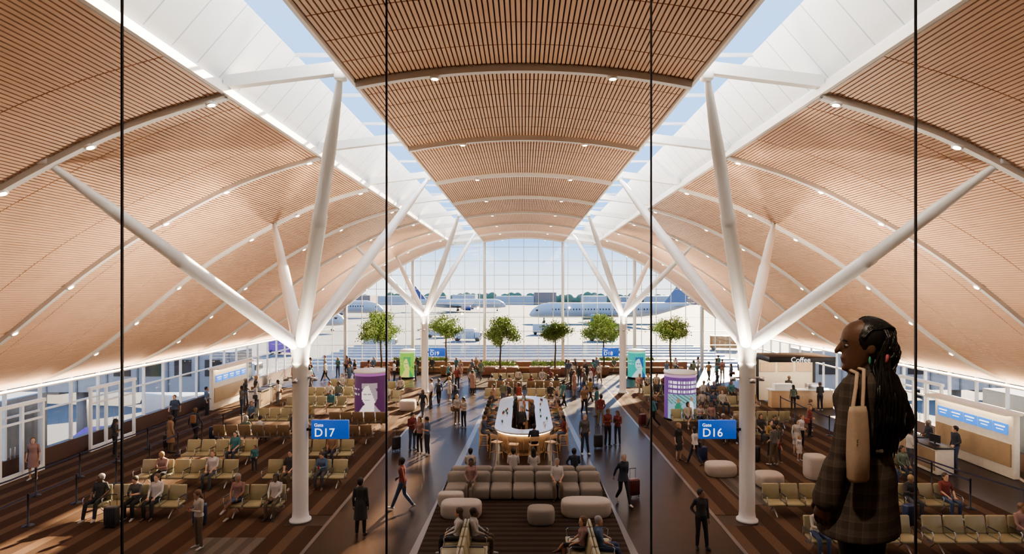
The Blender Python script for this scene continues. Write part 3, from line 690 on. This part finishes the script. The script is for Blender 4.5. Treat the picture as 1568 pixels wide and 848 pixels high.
def st(x,y,rz,kind=None):
    place('bar_stool',ST,(x,y,0),rz)
    if kind: person(kind,x,y,rz,z=-.008)
for i in range(8):
    y=27.3+i*.95
    st(-1.85,y,pi/2,R.choice(['stool_m','stool_f',None])); st(1.85,y,-pi/2,R.choice(['stool_m','stool_f',None]))
for x,y,r in((-1.2,25.9,2.5),(-.45,25.5,2.95),(.45,25.5,3.3),(1.2,25.9,3.75)): st(x,y,r,'stool_m' if x==.45 else None)
person('stand_m',-.12,28.6,0,top=7); person('phone_m',.45,30.3,-1.5,top=10); person('stand_m2',-.45,31.8,1.5,top=7)
# ------------------------------------------------------------------ media columns
def media(x,y,r,h,fn,cols,name='media_column'):
    mb=MB(); nu,nv=96,64; vs=[]
    mb.revolve((0,0,0),[(r+.03,0),(r+.03,.12)],0,48); mb.revolve((0,0,h-.12),[(r+.04,0),(r+.04,.12)],1,48)
    for j in range(nv+1):
        for i in range(nu): a=2*pi*i/nu; vs.append(V((r*math.sin(a),-r*math.cos(a),.12+(h-.24)*j/nv)))
    b=len(mb.v); mb.v.extend([tuple(q) for q in vs])
    for j in range(nv):
        for i in range(nu):
            mb.f.append([b+j*nu+i,b+j*nu+(i+1)%nu,b+(j+1)*nu+(i+1)%nu,b+(j+1)*nu+i]); mb.s.append(False)
            u=((i+.5+nu/4)/nu*2)%1-.5; mb.m.append(2+fn(u,(j+.5)/nv))
    mb.obj(name,[dark,white]+cols,(x,y,.01))
def em(n,c,s=.8): return mat(n,tuple(q*.5 for q in c),.4,emit=c,es=s,noise=.1)
def bust(u,v):
    u=u-.05
    if ((u)/.16)**2+((v-.50)/.23)**2<1:
        if (u+.02)*1.2+(v-.50)*.4>.10: return 2
        if abs(v-.53)<.02 and .02<abs(u+.04)<.08: return 2
        if abs(v-.40)<.012 and abs(u+.04)<.05: return 2
        return 1
    if v<.32 and abs(u)<.08+.7*(.32-v): return 1 if u<.1 else 2
    if .66<v<.78 and abs(u)<.15: return 2
    if u<-.2 and (.62<v<.66 or .50<v<.54) and int((u+2)*60)%2==0: return 1
    return 3 if v>.93 else 0
def festival(u,v):
    if v>.93: return 3
    if abs(u)<.34 and (.80<v<.86 or .70<v<.76 or .60<v<.66) and int((u+1)*56)%3!=0: return 1
    if v<.55 and ((u+.12)/.07)**2+((v-.22)/.16)**2<1: return 2
    if ((u+.12)/.035)**2+((v-.42)/.05)**2<1 or ((u-.15)/.035)**2+((v-.46)/.05)**2<1: return 5
    if v<.55 and ((u-.15)/.07)**2+((v-.24)/.18)**2<1: return 1
    if v<.35 and abs(u)<.36: return 4
    if v<.56 and abs(u)<.36: return 2 if int(v*40+u*30)%3==0 else 4
    return 0
pc=[em('poster_plum',(.07,.02,.07)),em('poster_bone',(.70,.62,.60)),em('poster_grey',(.28,.23,.25)),em('poster_violet',(.3,.1,.3))]
pf=[em('poster_purple',(.12,.05,.20)),em('poster_white',(.8,.8,.85)),em('poster_green',(.04,.2,.12)),em('poster_pink',(.45,.25,.42)),em('poster_sky',(.22,.34,.44)),em('poster_skin',(.3,.16,.1))]
pg=[em('poster_lime',(.20,.45,.06)),em('poster_yel',(.6,.6,.15)),em('poster_dkgreen',(.05,.3,.1)),em('poster_lt',(.6,.8,.4))]
pt=[em('poster_teal',(.02,.35,.32)),em('poster_aqua',(.4,.6,.6)),em('poster_navy',(.02,.1,.3)),em('poster_mint',(.2,.7,.5))]
media(-9.0,34.6,.93,2.75,bust,pc); media(9.05,34.0,.9,2.75,festival,pf); media(-9.9,50,.62,2.4,bust,pg); media(9.6,50,.75,2.4,bust,pt)
def sign(x,y,z,code,s):
    mb=MB(); mb.box((0,0,0),(1.2,.12,.6),0,bev=.02); mb.box((-s*.68,0,0),(.3,.08,.08),2); 
    for k in(1,-1):
        M=Matrix.Translation(V((-.5*k,-.065*k,.10)))@(RZ(0 if k==1 else pi)@RX(pi/2)).to_4x4(); mb.text('Gate',.15,M,1)
        M=Matrix.Translation(V((-.5*k,-.065*k,-.22)))@(RZ(0 if k==1 else pi)@RX(pi/2)).to_4x4(); mb.text(code,.38,M,1)
    mb.obj('gate_sign',[blue,signwhite,dark],(x,y,z))
sign(-6.22,18.9,2.95,'D17',1); sign(6.22,18.9,2.95,'D16',-1); sign(-6.3,42.7,2.95,'D19',1); sign(6.3,42.7,2.95,'D18',-1)
scr=mat('screen_blue',(.03,.15,.5),.3,emit=(.04,.22,.75),es=.9,noise=.3,nscale=8)
creamp=mat('cream_panel',(.72,.66,.55),.5)
def desk(s,y):
    mb=MB(); 
    mb.box((s*19.3,0,1.25),(.25,4.4,2.5),0,bev=.02); mb.box((s*19.1,0,2.55),(.7,4.6,.1),0); 
    for i in range(5):
        mb.box((s*19.14,-1.6+i*.8,1.9),(.05,.7,.42),1); mb.box((s*19.11,-1.6+i*.8,1.98),(.02,.5,.05),5); mb.box((s*19.11,-1.6+i*.8,1.85),(.02,.35,.03),5)
    mb.box((s*19.14,0,.9),(.04,4.2,.9),2)
    for q in(-.9,.9):
        mb.box((s*16.9,q,.52),(.7,1.5,1.04),0,bev=.03); mb.box((s*16.85,q,1.07),(.85,1.6,.06),3,bev=.02); mb.box((s*16.54,q,.55),(.03,1.3,.8),2)
        mb.box((s*17.0,q,1.3),(.04,.5,.32),3,rot=RZ(.2)); mb.cyl((s*17.0,q,1.08),(s*17.0,q,1.2),.03,mi=3)
    mb.box((s*19.0,0,2.48),(.2,4.2,.03),4)
    mb.obj('gate_desk',[creamp,scr,mat('desk_front',(.35,.25,.15),.4),dark,ledstrip,signwhite],(0,y,.01))
desk(1,25.2); desk(-1,38.5)
person('stand_m',17.9,24.4,-pi/2,top=1); person('stand_f',17.9,26,-pi/2,top=1); person('stand_m',-17.9,37.8,pi/2,top=1); person('stand_f',-17.9,39.3,pi/2,top=1)
person('phone_m',15.9,24.2,pi/2,top=0); person('stand_f',-15.9,38,-pi/2)
mb=MB(); mb.box((0,0,3.05),(4.2,2.6,.34),0,bev=.03); 
for x in(-1.9,1.9): mb.box((x,1.1,1.45),(.14,.14,2.9),0)
mb.box((0,1.2,1.5),(4.0,.12,2.9),1); mb.box((0,-1,.55),(3.9,.6,1.1),2,bev=.03); mb.box((0,-1,1.12),(4.1,.75,.06),3)
for i in range(3): mb.box((-1.2+i*1.2,1.1,2.3),(1.0,.05,.6),5)
mb.box((0,0,2.87),(3.6,1.6,.02),4); mb.box((.8,-.95,1.32),(.8,.5,.4),6,bev=.04); mb.box((-1.1,-.95,1.32),(1.2,.5,.35),3,bev=.03)
mb.text('Coffee',.46,Matrix.Translation(V((-.75,-1.31,2.89)))@RX(pi/2).to_4x4(),7)
mb.obj('coffee_kiosk',[dark,creamp,oak,white,mat('kiosk_light',(1,.8,.55),.5,emit=(1,.8,.56),es=4,noise=0),mat('menu_board',(.3,.2,.13),.4,emit=(.7,.42,.22),es=.5,noise=.5,nscale=9),steel,signwhite],(17.6,38.4,0))
person('stand_m',17.4,38.6,0,top=7); person('stand_f',16.6,36.2,pi); person('phone_m',18.3,36.3,pi)
def barrier(pts):
    mb=MB()
    for x,y in pts:
        mb.revolve((x,y,0),[(.17,.0),(.17,.015),(.03,.04),(.028,.95),(.035,.96),(.035,1.02),(.01,1.03)],0,12)
    for (a,b),(c,d) in zip(pts,pts[1:]):
        A=V((a,b,.93));B=V((c,d,.93)); mid=(A+B)/2-V((0,0,.03)); 
        vs=[]
        for p in(A,mid,B): vs+=[p+V((0,0,.03)),p-V((0,0,.03))]
        mb.add(vs,[(0,1,3,2),(2,3,5,4)],1)
    mb.obj('queue_barrier',[dark,mat('belt_black',(.03,.03,.06),.6)],(0,0,.008))
barrier([(-15.6,16.5+i*2.0) for i in range(10)]); barrier([(-17.6,17+i*2.1) for i in range(8)])
barrier([(15.2,20+i*1.9) for i in range(3)]+[(16.2,19)]); barrier([(15.6,30+i*1.9) for i in range(4)])
redw=mat('planter_brown',(.20,.09,.055),.5); leafm=mat('leaf_green',(.13,.21,.05),.6,noise=.4,nscale=2); leaf2=mat('leaf_light',(.22,.31,.09),.6,noise=.3,nscale=2)
mb=MB()
mb.box((0,54.2,.45),(30,.7,.9),0,bev=.05); mb.box((0,53.6,.42),(29,.7,.12),1,bev=.04); mb.box((0,53.6,.2),(28.6,.5,.36),0)
for s in(-1,1):
    mb.box((s*2.2,52.0,.35),(3.4,1.2,.7),0,bev=.05)
mb.obj('end_bench_planter',[redw,oak])
for i in range(16):
    x=-13.5+i*1.8+R.uniform(-.4,.4)
    if abs(x)>4.2 and R.random()<.75: person(R.choice(sk),x,53.5,0)
def shrub(x,y,z,wx,wy,h):
    mb=MB()
    for i in range(int(260*wx)):
        p=V((R.uniform(-wx/2,wx/2),R.uniform(-wy/2,wy/2),R.uniform(0,h))); d=V((R.uniform(-1,1),R.uniform(-1,1),R.uniform(.2,1.4))).normalized(); t=d.orthogonal().normalized()
        l=R.uniform(.1,.28); mb.add([p,p+d*l*.5+t*.04,p+d*l,p+d*l*.5-t*.04],[(0,1,2,3)],R.randrange(2))
    mb.obj('planter_shrub',[leafm,leaf2],(x,y,z))
for s in(-1,1): shrub(s*2.2,52.0,.7,3.0,.9,.4)
shrub(-9.5,54.2,.9,5,.4,.25); shrub(9.5,54.2,.9,5,.4,.25)
def treemesh(seed):
    r=random.Random(seed); mb=MB()
    mb.tube([(0,0,.4),(.05,.02,1.3),(-.03,.03,2.4),(0,0,3.9)],[.10,.08,.065,.05],0,10)
    cl=[]
    for i in range(26):
        a=r.uniform(0,6.28); e=r.uniform(-.15,1.3); L_=r.uniform(.9,1.45); z0=r.uniform(3.1,4.0)
        p0=V((0,0,z0)); p1=p0+V((math.cos(a)*math.cos(e)*1.15,math.sin(a)*math.cos(e)*1.15,math.sin(e)*.85))*L_
        mb.tube([p0,p0.lerp(p1,.5)+V((0,0,.08)),p1],[.035,.022,.008],0,6); cl.append(p1); cl.append(p0.lerp(p1,.6))
    for c in cl:
        for i in range(150):
            d=V((r.gauss(0,1),r.gauss(0,1),r.gauss(0,.75)))*.22; p=c+d
            q=V((r.uniform(-1,1),r.uniform(-1,1),r.uniform(-1,1))).normalized(); t=q.orthogonal().normalized(); l=r.uniform(.10,.17)
            mb.add([p,p+q*l*.5+t*l*.35,p+q*l,p+q*l*.5-t*l*.35],[(0,1,2,3)],r.choice((1,1,2)))
    mb.loft([(V((0,0,z)),V((rr,0,0)),V((0,rr,0))) for rr,z in((.38,0),(.45,.1),(.5,.7),(.5,.75),(.4,.75),(.38,.68))],3,20)
    return mb.mesh('potted_tree',[mat('bark',(.09,.06,.04),.9),leafm,leaf2,redw])
TR=[treemesh(3),treemesh(8)]
for i,(x,y,sc) in enumerate(((-11.9,49,1.08),(-6.8,51.6,1.06),(-2.0,50.6,.98),(2.7,50.6,.97),(7.0,51.6,1.02),(12.3,49.3,1.04))):
    place('potted_tree',TR[i%2],(x,y,.01),i*1.3,sc)
mb=MB(); mb.box((0,0,.36),(.40,.24,.58),0,bev=.05); 
for sx in(-1,1):
    mb.tube([(sx*.11,.08,.64),(sx*.11,.08,1.0)],.008,1,6)
    for sy in(-1,1): mb.cyl((sx*.15-.01,sy*.08,.035),(sx*.15+.01,sy*.08,.035),.03,mi=1)
for i in range(5): mb.box((-.14+i*.07,-.122,.36),(.015,.01,.5),1)
mb.tube([(-.12,.08,1.0),(.12,.08,1.0)],.014,1,6)
SC=[mb.mesh('rolling_suitcase',[m,dark]) for m in(props[0],mat('case_maroon',(.12,.025,.025),.4),mat('case_blue',(.03,.05,.12),.4),props[0])]
for x,y,r in((3.95,21.1,.3),(7.75,25.5,.2),(-15.4,29.2,.2),(6.5,32.2,.5),(-5.9,27.2,1),(-10.25,18.6,.3),(-12.9,18.4,0),(12.2,18.6,.4),(-16.7,27.6,.4),(3.5,27.6,.2),(10.1,25.5,1)):
    place('rolling_suitcase',R.choice(SC),(x,y,.008),r)
# ------------------------------------------------------------------ foreground woman on the overlook
coatm=bpy.data.materials.new('plaid_wool'); coatm.use_nodes=True
nt=coatm.node_tree;N=nt.nodes;L=nt.links;b=N['Principled BSDF'];b.inputs['Roughness'].default_value=.95; b.inputs['Specular IOR Level'].default_value=.1
tc=N.new('ShaderNodeTexCoord');sp=N.new('ShaderNodeSeparateXYZ');L.new(tc.outputs['Object'],sp.inputs[0])
def band(sock,per,duty):
    a=N.new('ShaderNodeMath');a.operation='DIVIDE';a.inputs[1].default_value=per;L.new(sock,a.inputs[0])
    f=N.new('ShaderNodeMath');f.operation='FRACT';L.new(a.outputs[0],f.inputs[0])
    l=N.new('ShaderNodeMath');l.operation='LESS_THAN';l.inputs[1].default_value=duty;L.new(f.outputs[0],l.inputs[0]);return l.outputs[0]
ad=N.new('ShaderNodeMath');ad.operation='SUBTRACT';L.new(sp.outputs[0],ad.inputs[0]);L.new(sp.outputs[1],ad.inputs[1])
sm_=None
for s_ in(band(sp.outputs[2],.06,.08),band(ad.outputs[0],.068,.08),band(sp.outputs[2],.06,.45),band(ad.outputs[0],.068,.45)):
    if sm_ is None: sm_=s_
    else:
        q=N.new('ShaderNodeMath');q.operation='ADD';L.new(sm_,q.inputs[0]);L.new(s_,q.inputs[1]);sm_=q.outputs[0]
mr=N.new('ShaderNodeMapRange');mr.inputs[2].default_value=4;L.new(sm_,mr.inputs[0])
mx=N.new('ShaderNodeMix');mx.data_type='RGBA';mx.inputs[6].default_value=(.075,.060,.052,1);mx.inputs[7].default_value=(.15,.12,.10,1);L.new(mr.outputs[0],mx.inputs[0]);L.new(mx.outputs[2],b.inputs['Base Color'])
O=V((1.57,2.72,5.55))
def W(px,z,y): return V((px,y,z))-O
fr=V((-.57,.82,0)); lat=V((-.82,-.57,0))
hip=V((1.565,2.72,6.48))
Jw=dict(fr=fr,pel=hip+V((0,0,.02))-O,nk=V((1.605,2.715,7.03))-O,head=Matrix.Translation(V((1.572,2.70,7.16))-O)@(RZ(math.radians(-108))@RX(.02)).to_4x4(),
 sL=V((1.605-.135,2.72-.095,6.972))-O,sR=V((1.605+.135,2.72+.095,6.972))-O,
 eL=W(1.40,6.70,2.60),wL=W(1.355,6.475,2.63),eR=W(1.83,6.77,2.80),wR=W(1.735,6.62,2.95),
 hL=hip+lat*.085-O,hR=hip-lat*.085-O,kL=V((1.53,2.70,6.05))-O,kR=V((1.63,2.78,6.05))-O,aL=V((1.50,2.68,5.635))-O,aR=V((1.66,2.80,5.635))-O,tL=fr,tR=fr+V((.4,0,0)),
 nL=V((.8,.4,0)),nR=V((-.6,-.8,0)))
def coatx(mb,g):
    X=-lat; P=[(6.80,1.59,.150,.115),(6.68,1.575,.138,.105),(6.56,1.565,.165,.13),(6.44,1.555,.19,.145),(6.31,1.548,.215,.16),(6.30,1.548,.2,.15)]
    mb.loft([(V((x,2.72,z))-O,X*a,fr*b_) for z,x,a,b_ in catm(P,4)],2,28)
    n=g['nk']; mb.loft([(n+V((0,0,-.05)),X*.105,fr*.095),(n+V((0,0,.0)),X*.085,fr*.08),(n+V((0,0,.035)),X*.078,fr*.074)],2,20)
    mb.tube([V((1.575-.118,2.72,6.69))-O,V((1.575,2.59,6.69))-O,V((1.575+.118,2.72,6.69))-O],.014,2,8)
    for S in'LR':
        e,w_=g['e'+S],g['w'+S]; d=(w_-e).normalized(); mb.tube([e.lerp(w_,.3),e.lerp(w_,.7),w_+d*.005],[.05,.055,.06],2,16)
fw=human(Jw,'none','pants',True,voxel=.007,extra=coatx,handsc=1.0,curl=.35)
hb=MB(); hc=V((1.572,2.70,7.15))-O; rr=random.Random(5)
tie=V((1.600,2.612,7.10))-O
for i in range(26):
    f=-1+2*i/25
    start=hc+V((-.062+.012*abs(f),.082*f*.9,.075-.035*abs(f)))
    top=hc+V((.012,.080*f,.128-.05*f*f)); back=hc+V((.085,.055*f-.02,.07)); 
    pts=catm([tuple(start),tuple(start.lerp(top,.5)+V((0,0,.014))),tuple(top),tuple(top.lerp(back,.5)+V((.012,-.004,.012))),tuple(back),tuple(back.lerp(tie,.55)+V((.012,-.02,0))),tuple(tie+V((rr.uniform(-.01,.01),rr.uniform(-.01,.01),0)))],6)
    hb.tube(pts,[.0068+.0014*math.sin(k*2.1+i) for k in range(len(pts))],1,6)
for i in range(120):
    a=rr.uniform(0,1)
    th=rr.uniform(-1.5,1.0); ph=rr.uniform(-.4,1.2)
    root=hc+V((.022+.096*math.cos(th)*math.cos(ph),-.004+.090*math.sin(th)*math.cos(ph),.024+.100*math.sin(ph)))
    if a<.6:
        q=tie+V((rr.uniform(-.018,.018),rr.uniform(-.018,.018),0)); m1=root.lerp(q,.5)+V((.008,-.02,.02))
    else:
        q=V((1.600+rr.uniform(-.045,.055),2.625+rr.uniform(-.02,.04),7.06))-O; m1=root.lerp(q,.5)+V((.012,-.025,.01))
    ex=1.540+rr.uniform(.0,.120); ez=rr.uniform(6.66,6.80)
    p3=V((ex+.008,2.585+rr.uniform(-.02,.02),6.95))-O; p4=V((ex+.008,2.585+rr.uniform(-.02,.02),6.83))-O; p5=V((ex,2.60,ez))-O
    pts=catm([tuple(root),tuple(m1),tuple(q),tuple(p3),tuple(p4),tuple(p5)],7)
    hb.tube(pts,[.0062+.0014*math.sin(k*2.1+i) for k in range(len(pts)-4)]+[.005,.004,.003,.002],1,6)
hb.ell(hc+V((.018,-.004,.030)),(.097,.090,.100),1,24,14)
hb.ell(hc+V((.035,-.008,-.03)),(.070,.082,.075),1,20,10)
hb.loft([(tie+V((-.006,0,.0)),V((0,.03,0)),V((.006,0,.03))),(tie+V((.006,0,0)),V((0,.03,0)),V((.006,0,.03)))],10,14)
hb.ell(hc+V((-.032,-.085,-.06)),(.006,.004,.018),11,8,6)
hb.tube([V((1.50,2.70,7.035))-O,V((1.475,2.60,7.035))-O,V((1.45,2.565,6.98))-O,V((1.408,2.52,6.88))-O],.008,12,8)
hb.tube([V((1.53,2.70,7.045))-O,V((1.505,2.60,7.05))-O,V((1.48,2.56,6.98))-O,V((1.452,2.52,6.88))-O],.008,12,8)
Rb=RZ(.25)
hb.loft([(V((1.43,2.515,z))-O,Rb@V((a,0,0)),Rb@V((0,b_,0))) for z,a,b_ in((6.905,.040,.010),(6.88,.043,.018),(6.80,.045,.028),(6.70,.046,.032),(6.60,.045,.028),(6.585,.038,.018))],12,24,e=3.4)
hb.text('CITY\nBOOKS',.018,Matrix.Translation(V((1.404,2.480,6.76))-O)@(Rb@RX(pi/2)).to_4x4(),13,.001)
fw.merge(hb)
black=mat('braid_black',(.016,.013,.012),.4)
mats=[mat('skin_brown',(.15,.078,.048),.5,noise=.05),black,coatm,mat('black_trousers',(.012,.012,.014),.8),shoes[0],coatm,mat('black_tights',(.012,.012,.014),.8),props[0],mat('eye_white_shadow',(.3,.28,.26),.3,noise=0),ei,mat('hair_tie_pink',(.5,.12,.15),.6),mat('earring_green',(.1,.5,.3),.3),mat('canvas_tote',(.50,.38,.28),.9,noise=.12,nscale=60),mat('tote_print',(.2,.2,.1),.8)]
fw.obj('woman_with_tote_bag',mats,tuple(O))
# ------------------------------------------------------------------ camera
cd=bpy.data.cameras.new('camera'); cam=bpy.data.objects.new('camera',cd); COL.objects.link(cam)
cam.location=(0,0,7.4); cam.rotation_euler=(pi/2,0,0); cd.lens=36*900/1568; cd.sensor_width=36
cd.shift_x=-18/1568; cd.shift_y=21/1568; cd.clip_start=.05; cd.clip_end=3000
scene.camera=cam
try:
    scene.view_settings.view_transform='AgX'; scene.view_settings.look='AgX - Medium High Contrast'; scene.view_settings.exposure=.32
except Exception as ex: print(ex)
